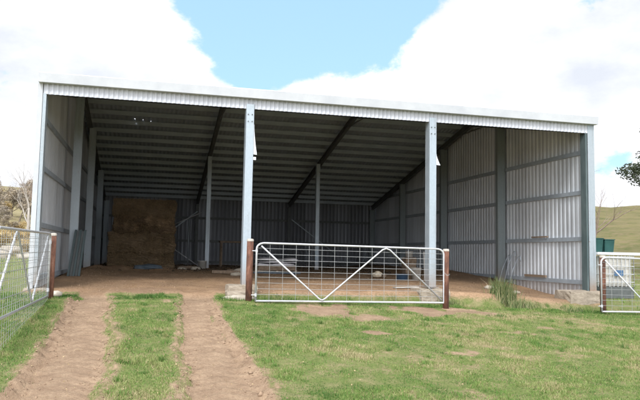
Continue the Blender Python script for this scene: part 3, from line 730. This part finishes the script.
# trestle, pipe frame and steel panels at the back
tz = gz(6.0, 14)
put('workbench', 'workbench', 'low dark workbench at the back wall left of the pallet', [('bench_top', MB().box(5.3, 6.5, 13.8, 14.4, 1.75, 1.82), 'timber', False)]+[('leg', MB().box(x, x+.07, y, y+.07, tz-.05, 1.75), 'timber', False) for x in (5.35, 6.35) for y in (13.85, 14.28)])
fz = gz(4, 14.5)
put('pipe_frame', 'pipe frame', 'silver pipe frame standing between the hay and the interior post', [('upright', MB().tube([(3.98, 14.3, fz-.02), (3.98, 14.3, 2.75)], .03), 'galv', True), ('rail', MB().tube([(3.2, 14.3, 2.42), (4.5, 14.3, 3.05)], .022), 'tube', True), ('stay', MB().tube([(3.2, 14.3, 1.55), (4.45, 14.3, fz)], .022), 'tube', True)])
for k, (x0, x1, y, lb) in enumerate(((6.7, 9.6, 15.6, 'steel rail panel at the back left of the right interior post'), (9.9, 12.6, 15.9, 'steel rail panel at the back right of the right interior post'))):
    z0 = gz(8, y); rails = MB(); 
    for h in (.3, .55, .8, 1.05): rails.tube([(x0, y, z0+h), (x1, y, z0+h)], .02, 6)
    put('stock_panel', 'stock panel', lb, [('rails', rails, 'galv', True), ('upright', MB().tube([(x0, y, z0), (x0, y, z0+1.1)], .025, 8), 'galv', True), ('upright', MB().tube([(x1, y, z0), (x1, y, z0+1.1)], .025, 8), 'galv', True)], 'steel stock panels standing at the back')
# straw litter on the shed floor
n = 42000
lx = rng.uniform(.5, 13, n); ly = 16-15.6*rng.random(n)**.8; keep = np.exp(-((lx-2.4)/2.2)**2-((ly-7.3)/1.7)**2)+.3 > rng.random(n)
lx, ly = lx[keep], ly[keep]; n = len(lx); lz = terrain(lx, ly)+.012+.05*np.exp(-((lx-2.3)/1.2)**2-((ly-7.9)/.4)**2)*rng.random(n)
an = rng.uniform(0, 6.28, n); ln = rng.uniform(.03, .12, n); dx, dy = np.cos(an)*ln, np.sin(an)*ln; wx, wy = -np.sin(an)*.005, np.cos(an)*.005
A = np.stack([lx-wx, ly-wy, lz], 1); B = np.stack([lx+wx, ly+wy, lz], 1); Cc = np.stack([lx+dx, ly+dy, lz+rng.uniform(-.005, .03, n)], 1)
lit = npmesh('straw_litter', np.stack([A, B, Cc], 1).reshape(-1, 3), np.arange(3*n).reshape(-1, 3), 'straw', None, np.repeat(rng.random(n), 3)); tag(lit, 'loose straw strewn over the shed floor', 'straw', kind='stuff')
# clods along ruts and floor
def clods(name, cx, cy, s, label):
    n = len(cx); cz = terrain(cx, cy); ico = np.array([(0, 0, 1), (.9, 0, 0), (0, .9, 0), (-.9, 0, 0), (0, -.9, 0), (0, 0, -.6)])
    fc = np.array([(0, 1, 2), (0, 2, 3), (0, 3, 4), (0, 4, 1), (5, 2, 1), (5, 3, 2), (5, 4, 3), (5, 1, 4)])
    vv = ico[None]*rng.uniform(.6, 1.4, (n, 6, 1))*s[:, None, None]; a = rng.uniform(0, 6.28, n)
    x = vv[..., 0]*np.cos(a)[:, None]-vv[..., 1]*np.sin(a)[:, None]; y = vv[..., 0]*np.sin(a)[:, None]+vv[..., 1]*np.cos(a)[:, None]
    vv = np.stack([x+cx[:, None], y+cy[:, None], vv[..., 2]*.7+cz[:, None]], 2)
    o = npmesh(name, vv.reshape(-1, 3), (fc[None]+6*np.arange(n)[:, None, None]).reshape(-1, 3), 'clod'); return tag(o, label, 'soil', kind='stuff')
M['clod'] = simple('crumbled soil', (.20, .135, .09), (.38, .275, .19), 5, .95, 0, .1)
cx = []; cy = []
for f in (LT, RTk):
    y = rng.uniform(-8.5, -.5, 3800); s_ = rng.choice([-1, 1], 3800)*rng.normal(.95, .28, 3800)*halfw(y); cx.append(f(y)+s_); cy.append(y)
cx.append(rng.uniform(.5, 13, 9000)); cy.append(rng.uniform(-.2, 9, 9000))
cx = np.concatenate(cx); cy = np.concatenate(cy)
clods('soil_clods', cx, cy, rng.exponential(.005, len(cx))+.003, 'crumbled clods of dry soil along the wheel tracks and floor')

M['dung'] = simple('dark floor litter', (.05, .038, .028), (.13, .10, .07), 5, .95, 0, .1)
n = 9000; fx = rng.uniform(.4, 13.2, n); fy = 16.8-9.5*rng.random(n)**1.3
k = fbm(fx, fy, .6, 3, 80) > -.05; fx, fy = fx[k], fy[k]; _m = M['clod']; M['clod'] = M['dung']
clods('floor_litter', fx, fy, rng.exponential(.018, len(fx))+.008, 'dark trampled litter over the back of the shed floor'); M['clod'] = _m
# ------------------------------------------------------------ grass
def blades(name, x, y, h, w, tone, m, label, lean=.5, cat='grass', kind='stuff', zoff=0):
    n = len(x); z = terrain(x, y)-.004+zoff
    a = rng.uniform(0, 2*np.pi, n); l = rng.normal(0, lean, n)
    dx, dy = np.cos(a)*h*l, np.sin(a)*h*l; b = rng.uniform(0, 2*np.pi, n); wx, wy = np.cos(b)*w/2, np.sin(b)*w/2
    hh = h/np.sqrt(1+l*l*.7)
    A = np.stack([x-wx, y-wy, z], 1); B = np.stack([x+wx, y+wy, z], 1)
    Cm = np.stack([x+dx*.4+wx*.8, y+dy*.4+wy*.8, z+hh*.6], 1); Dm = np.stack([x+dx*.4-wx*.8, y+dy*.4-wy*.8, z+hh*.6], 1)
    T = np.stack([x+dx, y+dy, z+hh], 1)
    vv = np.stack([A, B, Cm, Dm, T], 1).reshape(-1, 3); k = np.arange(n)*5
    F = np.stack([k, k+1, k+2, k+3], 1)
    F2 = np.stack([k+3, k+2, k+4, k+4], 1)
    me_f = np.concatenate([np.stack([k, k+1, k+2], 1), np.stack([k, k+2, k+3], 1), np.stack([k+3, k+2, k+4], 1)])
    o = npmesh(name, vv, me_f, m, None, np.repeat(tone, 5)); return tag(o, label, cat, kind=kind)
n = 950000
gx = rng.uniform(-3.5, 15.5, n); gy = -8.9+8.9*rng.random(n)**1.25
# keep what the lens or a step aside could see, thin where soil is bare
_, gd, gi, _, _ = terrain(gx, gy, True)
cl = fbm(gx, gy, 2.4, 4, 40); cl2 = fbm(gx, gy, .6, 3, 44)
dens = np.clip(np.clip(1-gd*1.3, 0, 1)*np.clip(.85+cl*1.2, .3, 1)-np.clip(gd-.6, 0, 1)*2, 0, 1)*(1-gi)
dist = np.hypot(gx-CAM[0], gy-CAM[1])
keep = (rng.random(n) < dens) & (gi < .35)
gx, gy, cl, cl2, gd = gx[keep], gy[keep], cl[keep], cl2[keep], gd[keep]; n = len(gx)
gh = .027*(1+.9*np.clip(cl, -.4, 1)+.5*cl2)*rng.uniform(.45, 1.5, n)
lush = np.zeros(n)
for (cx_, cy_, rx, ry, s_) in ((2.4, -.78, .62, .25, 1.3), (.75, -.75, .5, .35, 1.0), (5.3, -.95, .8, .2, 1.1), (4.0, -1.0, .4, .35, 1.0), (9.1, -.9, .9, .35, .8), (12.2, -1.1, 1.8, .4, .6), (7.0, -1.0, .6, .15, .6), (.1, -1.8, .6, 1.2, .5), (6.2, -2.9, 1.5, .6, .15)):
    lush += s_*np.exp(-((gx-cx_)/rx)**2-((gy-cy_)/ry)**2)
gh *= 1+1.5*lush
tone = np.clip(.30+.08*sst(2, 7, gx)+.75*cl2+.6*cl+.5*fbm(gx, gy, 5, 3, 61)+.10*sst(.0, .3, fbm(gx, gy, 1.1, 4, 63))*sst(3, 6, gx)-.3*lush+rng.normal(0, .21, n)+.4*gd+.10*np.clip(-gy-4, 0, 4)/4, 0, 1)
blades('grass', gx, gy, gh, rng.uniform(.004, .008, n), tone, 'grass', 'short green paddock grass in front of the shed', .7)
# coarser grass at the sides and behind
n = 60000; a = rng.uniform(0, 2*np.pi, n); r = 6+34*rng.random(n)**.7; gx = 6+a*0+r*np.cos(a)*1.3; gy = 4+r*np.sin(a)
k = ((gx < -.3) | (gx > 14) | (gy > 17.6)) & ((gy > 0) | (gx < -3.5) | (gx > 15.5)) & (gy > -8); gx, gy = gx[k], gy[k]; n = len(gx)
blades('rough_grass', gx, gy, rng.uniform(.05, .14, n), rng.uniform(.012, .03, n), np.clip(.55+.5*fbm(gx, gy, .3, 3, 50)+rng.normal(0, .15, n), 0, 1), 'grass', 'rough pasture grass around and behind the shed', .5)
# longer tufts, greener ones and a few dry ones, standing out of the short grass
nt = 900; tx_ = rng.uniform(-2.5, 14.5, nt); ty_ = rng.uniform(-8.6, -.3, nt)
_, td, ti, _, _ = terrain(tx_, ty_, True); k = (td < .55) & (fbm(tx_, ty_, .9, 3, 70) > -.08); tx_, ty_ = tx_[k], ty_[k]; nt = len(tx_)
per = 42; hh = np.repeat(rng.uniform(.035, .10, nt), per); rr_ = np.repeat(rng.uniform(.02, .06, nt), per); tt = np.repeat(np.where(rng.random(nt) < .22, rng.uniform(.7, .95, nt), rng.uniform(.02, .35, nt)), per)
bx = np.repeat(tx_, per)+rng.normal(0, 1, nt*per)*rr_; by = np.repeat(ty_, per)+rng.normal(0, 1, nt*per)*rr_
blades('grass_tufts', bx, by, hh*rng.uniform(.5, 1.2, nt*per), rng.uniform(.004, .008, nt*per), np.clip(tt+rng.normal(0, .08, nt*per), 0, 1), 'grass', 'longer tufts of grass scattered through the short turf', .75)
n = 3000; fx = rng.uniform(-1, 14, n); fy = rng.uniform(-8.6, -.6, n)
blades('dead_stalks', fx, fy, rng.uniform(.03, .09, n), rng.uniform(.002, .004, n), rng.uniform(.3, 1, n), 'straw', 'dead grass stalks lying through the turf', 1.6, 'dead grass', 'stuff', .008)
# small pale flowers and dry leaves dotted in the grass
n = 700; fx = rng.uniform(-1, 13, n); fy = rng.uniform(-8, -1, n)
blades('pale_leaf_litter', fx, fy, rng.uniform(.01, .02, n), rng.uniform(.012, .022, n), np.ones(n), 'litter' if 'litter' in M else 'straw', 'pale dead leaves dotted over the grass', 2.0, 'leaf litter', 'stuff', .03)
# tussock weeds
def weed(x, y, n, h, rad, label, tmean=.45):
    bx = x+rng.normal(0, rad, n); by = y+rng.normal(0, rad*.8, n); z = terrain(bx, by)
    a = rng.uniform(0, 6.28, n); l = np.abs(rng.normal(.35, .22, n)); hh = h*rng.uniform(.35, 1.0, n)
    P_ = []
    w_ = rng.uniform(.005, .010, n); b = rng.uniform(0, 6.28, n)
    for t_ in (0, .35, .7, 1.0):
        cxx = bx+np.cos(a)*hh*l*t_**1.7; cyy = by+np.sin(a)*hh*l*t_**1.7; czz = z+hh*t_*(1-.25*l*t_)
        ww = w_*(1-t_*.85); P_.append(np.stack([cxx-np.cos(b)*ww, cyy-np.sin(b)*ww, czz], 1)); P_.append(np.stack([cxx+np.cos(b)*ww, cyy+np.sin(b)*ww, czz], 1))
    vv = np.stack(P_, 1).reshape(-1, 3); k = (np.arange(n)*8)[:, None]
    F = np.concatenate([k+np.array([[0, 1, 3, 2]]), k+np.array([[2, 3, 5, 4]]), k+np.array([[4, 5, 7, 6]])])
    o = npmesh('weed_clump', vv, F, 'weed', None, np.repeat(np.clip(rng.normal(tmean, .25, n), 0, 1), 8)); tag(o, label, 'weed', 'weed clumps along the shed front')
weed(10.85, -.2, 620, .50, .15, 'tallest weed clump on the dirt edge left of the right column', .5)
weed(11.1, -.6, 520, .27, .17, 'broad low weed clump right of the tallest one', .58)
weed(9.15, -.62, 160, .26, .14, 'small weed tuft before the second column plinth')
weed(5.1, -.85, 160, .16, .2, 'small weed tuft under the hinge end of the closed gate', .2)
weed(12.3, -1.0, 120, .2, .16, 'small weed tuft left of the right corner plinth')

# ------------------------------------------------------------ beyond right: water tote with bins, wire fence
tx, ty = 16.75, 3.6; tz = gz(tx, ty)
e_ = empty('water_tote', (tx, ty, tz)); tag(e_, 'white caged water tote on a dark pallet behind the right gate', 'water tote')
p = MB(); 
for yy in (-.5, 0, .5): p.box(tx-.6, tx+.6, ty+yy-.05, ty+yy+.05, tz, tz+.1)
p.box(tx-.6, tx+.6, ty-.55, ty+.55, tz+.1, tz+.15)
p.v = [(a, b, tz+(c-tz)*2.4) for a, b, c in p.v]; p.build('skid', 'rafter', e_); tz += .21
p = MB().box(tx-.56, tx+.56, ty-.5, ty+.5, tz+.155, tz+1.1); p.build('tank', 'tank' if 'tank' in M else 'bucket', e_, bevel=.05)
p = MB()
for k in range(9):
    xx = tx-.6+k*.15; p.tube([(xx, ty-.56, tz+.15), (xx, ty-.56, tz+1.14)], .013, 6); p.tube([(xx, ty+.56, tz+.15), (xx, ty+.56, tz+1.14)], .013, 6)
for k in range(8):
    yy = ty-.56+k*.16; p.tube([(tx-.6, yy, tz+.15), (tx-.6, yy, tz+1.14)], .013, 6); p.tube([(tx+.6, yy, tz+.15), (tx+.6, yy, tz+1.14)], .013, 6)
for h in (.3, .55, .8, 1.1): p.tube([(tx-.6, ty-.57, tz+h), (tx+.6, ty-.57, tz+h), (tx+.6, ty+.57, tz+h), (tx-.6, ty+.57, tz+h), (tx-.6, ty-.57, tz+h)], .014, 6)
p.build('cage', 'tube', e_)
MB().box(tx-.15, tx+.18, ty-.60, ty-.59, tz+.5, tz+.68).build('label_plate', 'blue', e_)
tp = MB().box(tx-.75, tx+.95, ty-.6, ty+.6, tz+1.16, tz+1.24); tag(tp.build('platform_board', 'white'), 'white board laid across the top of the water tote', 'board')
for k, (dx, lb) in enumerate(((-.42, 'left dark green bin on the white board'), (.0, 'right dark green bin on the white board'))):
    q = (tx+dx, ty, tz+1.245)
    e2 = empty('green_bin', q); tag(e2, lb, 'bin', 'dark green bins on the white board')
    h = .42-.03*k; MB().add([(q[0]+a*.19*s_, q[1]+b*.22*s_, q[2]+z) for z, s_ in ((0, .85), (h, 1)) for a, b in ((-1, -1), (1, -1), (1, 1), (-1, 1))], [(3, 2, 1, 0), (4, 5, 6, 7), (0, 1, 5, 4), (1, 2, 6, 5), (2, 3, 7, 6), (3, 0, 4, 7)]).build('body', 'darkgreen', e2, bevel=.02)
    MB().box(q[0]-.2, q[0]+.2, q[1]-.23, q[1]+.23, q[2]+h+.002, q[2]+h+.03).build('rim', 'darkgreen', e2)
# wire fence across the pasture
def wfence(pts, label, hgt=1.15):
    e_ = empty('wire_fence', (*pts[0], gz(*pts[0]))); tag(e_, label, 'fence')
    for x, y in pts: z = gz(x, y); MB().tube([(x, y, z-.1), (x+random.uniform(-.05, .05), y, z+hgt)], .05, 7).build('fence_post', 'cap', e_)
    m_ = MB()
    for h in (.25, .5, .75, 1.0):
        m_.tube([(x, y-.05, gz(x, y)+h) for x, y in pts], .008, 4, False)
    m_.build('fence_wire', 'wire', e_)
wfence([(17.5+4.2*k, 20+1.2*k) for k in range(12)], 'wire fence with grey posts crossing the pasture at right')
wfence([(-2.5-4.2*k, 20+.8*k) for k in range(10)], 'wire fence with grey posts on the slope at left')

# ------------------------------------------------------------ trees
def limb(mb, p, d, ln, r, depth, rnd, ends, spread=.6, kids=3, taper=.62, grav=0):
    pts = [p]; rr = [r]; q = Vector(p); d = Vector(d).normalized(); n = 4
    for i in range(n):
        d = (d+Vector((rnd.uniform(-1, 1), rnd.uniform(-1, 1), rnd.uniform(-.6, .8)+grav))*.16).normalized()
        q = q+d*ln/n; pts.append(tuple(q)); rr.append(r*(1-(1-taper)*(i+1)/n))
    mb.tube(pts, rr, 7 if depth > 1 else 5 if depth else 3, False)
    if depth == 0: ends.append((q.copy(), d.copy())); return
    if depth <= 2: ends.append((q.copy(), d.copy()))
    for k in range(kids):
        ax = Vector((rnd.uniform(-1, 1), rnd.uniform(-1, 1), rnd.uniform(-.3, .8))).normalized()
        nd = (d+ax*spread*rnd.uniform(.7, 1.4)).normalized(); st = Vector(pts[-1 if k < 2 else rnd.choice((2, 3))])
        limb(mb, tuple(st), nd, ln*rnd.uniform(.55, .8), r*taper*rnd.uniform(.6, .85), depth-1, rnd, ends, spread, kids, taper, grav)
def leaves(ends, per, rad, size, rnd_seed, m, parent, drop=0):
    nr = np.random.default_rng(rnd_seed); E_ = np.array([e[0] for e in ends]); n = len(E_)*per
    off = nr.normal(0, 1, (n, 3)); off *= (rad*nr.random((n, 1))**.4/np.linalg.norm(off, axis=1)[:, None]); off[:, 2] = off[:, 2]*.65-drop
    c = np.repeat(E_, per, 0)+off; a = nr.normal(0, 1, (n, 3)); a /= np.linalg.norm(a, axis=1)[:, None]; b = np.cross(a, nr.normal(0, 1, (n, 3))); b /= np.linalg.norm(b, axis=1)[:, None]
    s = size*nr.uniform(.6, 1.4, (n, 1)); vv = np.stack([c-a*s, c+b*s*.4, c+a*s, c-b*s*.4], 1).reshape(-1, 3)
    tone = np.repeat(np.clip(nr.normal(.5, .2, n)+np.repeat(nr.normal(0, .18, len(E_)), per), 0, 1), 4)
    o = npmesh('crown', vv, np.arange(4*n).reshape(-1, 4), m, None, tone); o.parent = parent; return o
def tree(name, loc, h, r, depth, seed, bark, label, leaf=None, per=40, rad=.5, size=.05, spread=.6, kids=3, group=None, d0=(0, 0, 1), grav=0, cat='tree', twig=None):
    rnd = random.Random(seed); e_ = empty(name, loc); tag(e_, label, cat, group); mb = MB(); ends = []
    limb(mb, (0, 0, -.2), d0, h*.42, r, depth, rnd, ends, spread, kids, .62, grav)
    mb.build('trunk', bark, None, True).parent = e_
    if leaf: leaves(ends, per, rad, size, seed, leaf, e_)
    return e_
def at(u, dist):       # a standing place on the ground in the direction of a spot, at this distance
    d = ray(u, 250); d = d/np.hypot(d[0], d[1]); return (float(CAM[0]+d[0]*dist), float(CAM[1]+d[1]*dist))
x, y = at(594, 38); tree('bare_tree', (x, y, gz(x, y)-.2), 6.6, .17, 6, 17, 'twig', 'leafless pinkish tree rising behind the right corner of the shed', spread=.75, kids=3)
x, y = at(27, 66); tree('dead_gum', (x, y, gz(x, y)-.2), 7.2, .17, 4, 5, 'palebark', 'pale dead gum tree on the slope left of the shed', spread=.55, kids=3, d0=(-.12, 0, 1))
x, y = at(36, 60); tree('bare_tree', (x, y, gz(x, y)-.2), 5.6, .09, 5, 23, 'twig', 'grey leafless tree beside the left shed corner', spread=.6, kids=3)
x, y = at(663, 46); tree('gum_tree', (x, y, gz(x, y)-.2), 9.0, .3, 4, 9, 'bark', 'dark leafy gum tree at the right edge of the view', 'gum', 170, .75, .10, .75, 3)
# scrub on the left slope and far ridge
protos = []
for k, (h, m, lb) in enumerate(((4.2, 'scrub', 0), (3.2, 'wattle', 0), (5.2, 'scrub', 0))):
    t_ = tree('scrub_tree', (0, 0, 0), h, .12, 3, 40+k, 'bark', 'x', m, 110, .62, .09, .8, 3); protos.append(t_)
used = [False]*3; cnt = 0
lab = {0: 'grey brown scrub tree %s', 1: 'yellowing shrub %s', 2: 'tall grey scrub tree %s'}
spots = []
r0 = random.Random(3)
for row_, (dist, n_, u0, u1) in enumerate(((42, 5, -50, 38), (55, 8, -50, 40), (72, 9, -50, 42), (96, 12, -50, 44), (128, 16, -50, 46))):
    for k in range(n_): spots.append((u0+(u1-u0)*(k+r0.uniform(.1, .9))/n_, dist*r0.uniform(.93, 1.07), row_))
for dist, n_, u0, u1 in ():
    for k in range(n_): spots.append((u0+(u1-u0)*(k+r0.uniform(.1, .9))/n_, dist*r0.uniform(.93, 1.07), 9))
where = {0: 'lowest on the left slope', 1: 'on the lower left slope', 2: 'halfway up the left slope', 3: 'high on the left slope', 4: 'on the left ridge line', 9: 'on the far right ridge'}
for u, dist, row_ in spots:
    k = 1 if row_ <= 1 else r0.choice((0, 0, 2, 2, 1)) if row_ < 9 else 2
    x, y = at(u, dist)
    if used[k]: o = copy_tree(protos[k])
    else: o = protos[k]; used[k] = True
    s_ = r0.uniform(.7, 1.2)*(.85 if row_ > 2 else .5 if row_ > 1 else .42); o.location = (x, y, gz(x, y)-.15); o.rotation_euler = (0, 0, r0.uniform(0, 6.28)); o.scale = (s_*1.25, s_*1.25, s_*(.55 if row_ == 9 else 1))
    o['label'] = lab[k] % where[row_]; o['order'] = u; o['group'] = (lab[k] % where[row_]).replace('tree', 'trees').replace('shrub ', 'shrubs ')
for k in range(7):
    x, y = at(r0.uniform(-10, 34), r0.uniform(36, 52))
    s_ = r0.uniform(.25, .6); lump((x, y, gz(x, y)+s_*.2), (s_*1.3, s_, s_*.6), 90+k, 'stone', 'boulder', 'pale boulder on the dry slope left of the shed', 'boulder', 'pale boulders on the left slope', 2)

ORD = ('leftmost', 'second from the left', 'third from the left', 'fourth from the left', 'fifth from the left', 'sixth from the left', 'seventh from the left', 'eighth from the left', 'ninth from the left', 'tenth from the left')
by = {}
for o in list(bpy.data.objects):
    if o.parent is None and 'order' in o.keys(): by.setdefault(o['group'], []).append(o)
for gname, os_ in by.items():
    os_.sort(key=lambda q: q['order'])
    for i, o in enumerate(os_):
        if len(os_) > 1 and i < len(ORD): o['label'] = ORD[i]+' of the '+gname
    for o in os_: del o['order']
bl = sorted([o for o in bpy.data.objects if o.name.startswith('boulder')], key=lambda q: (q.data.vertices[0].co.x-CAM[0])/(q.data.vertices[0].co.y-CAM[1]))
for i, o in enumerate(bl): o['label'] = ORD[i]+' of the pale boulders on the left slope'
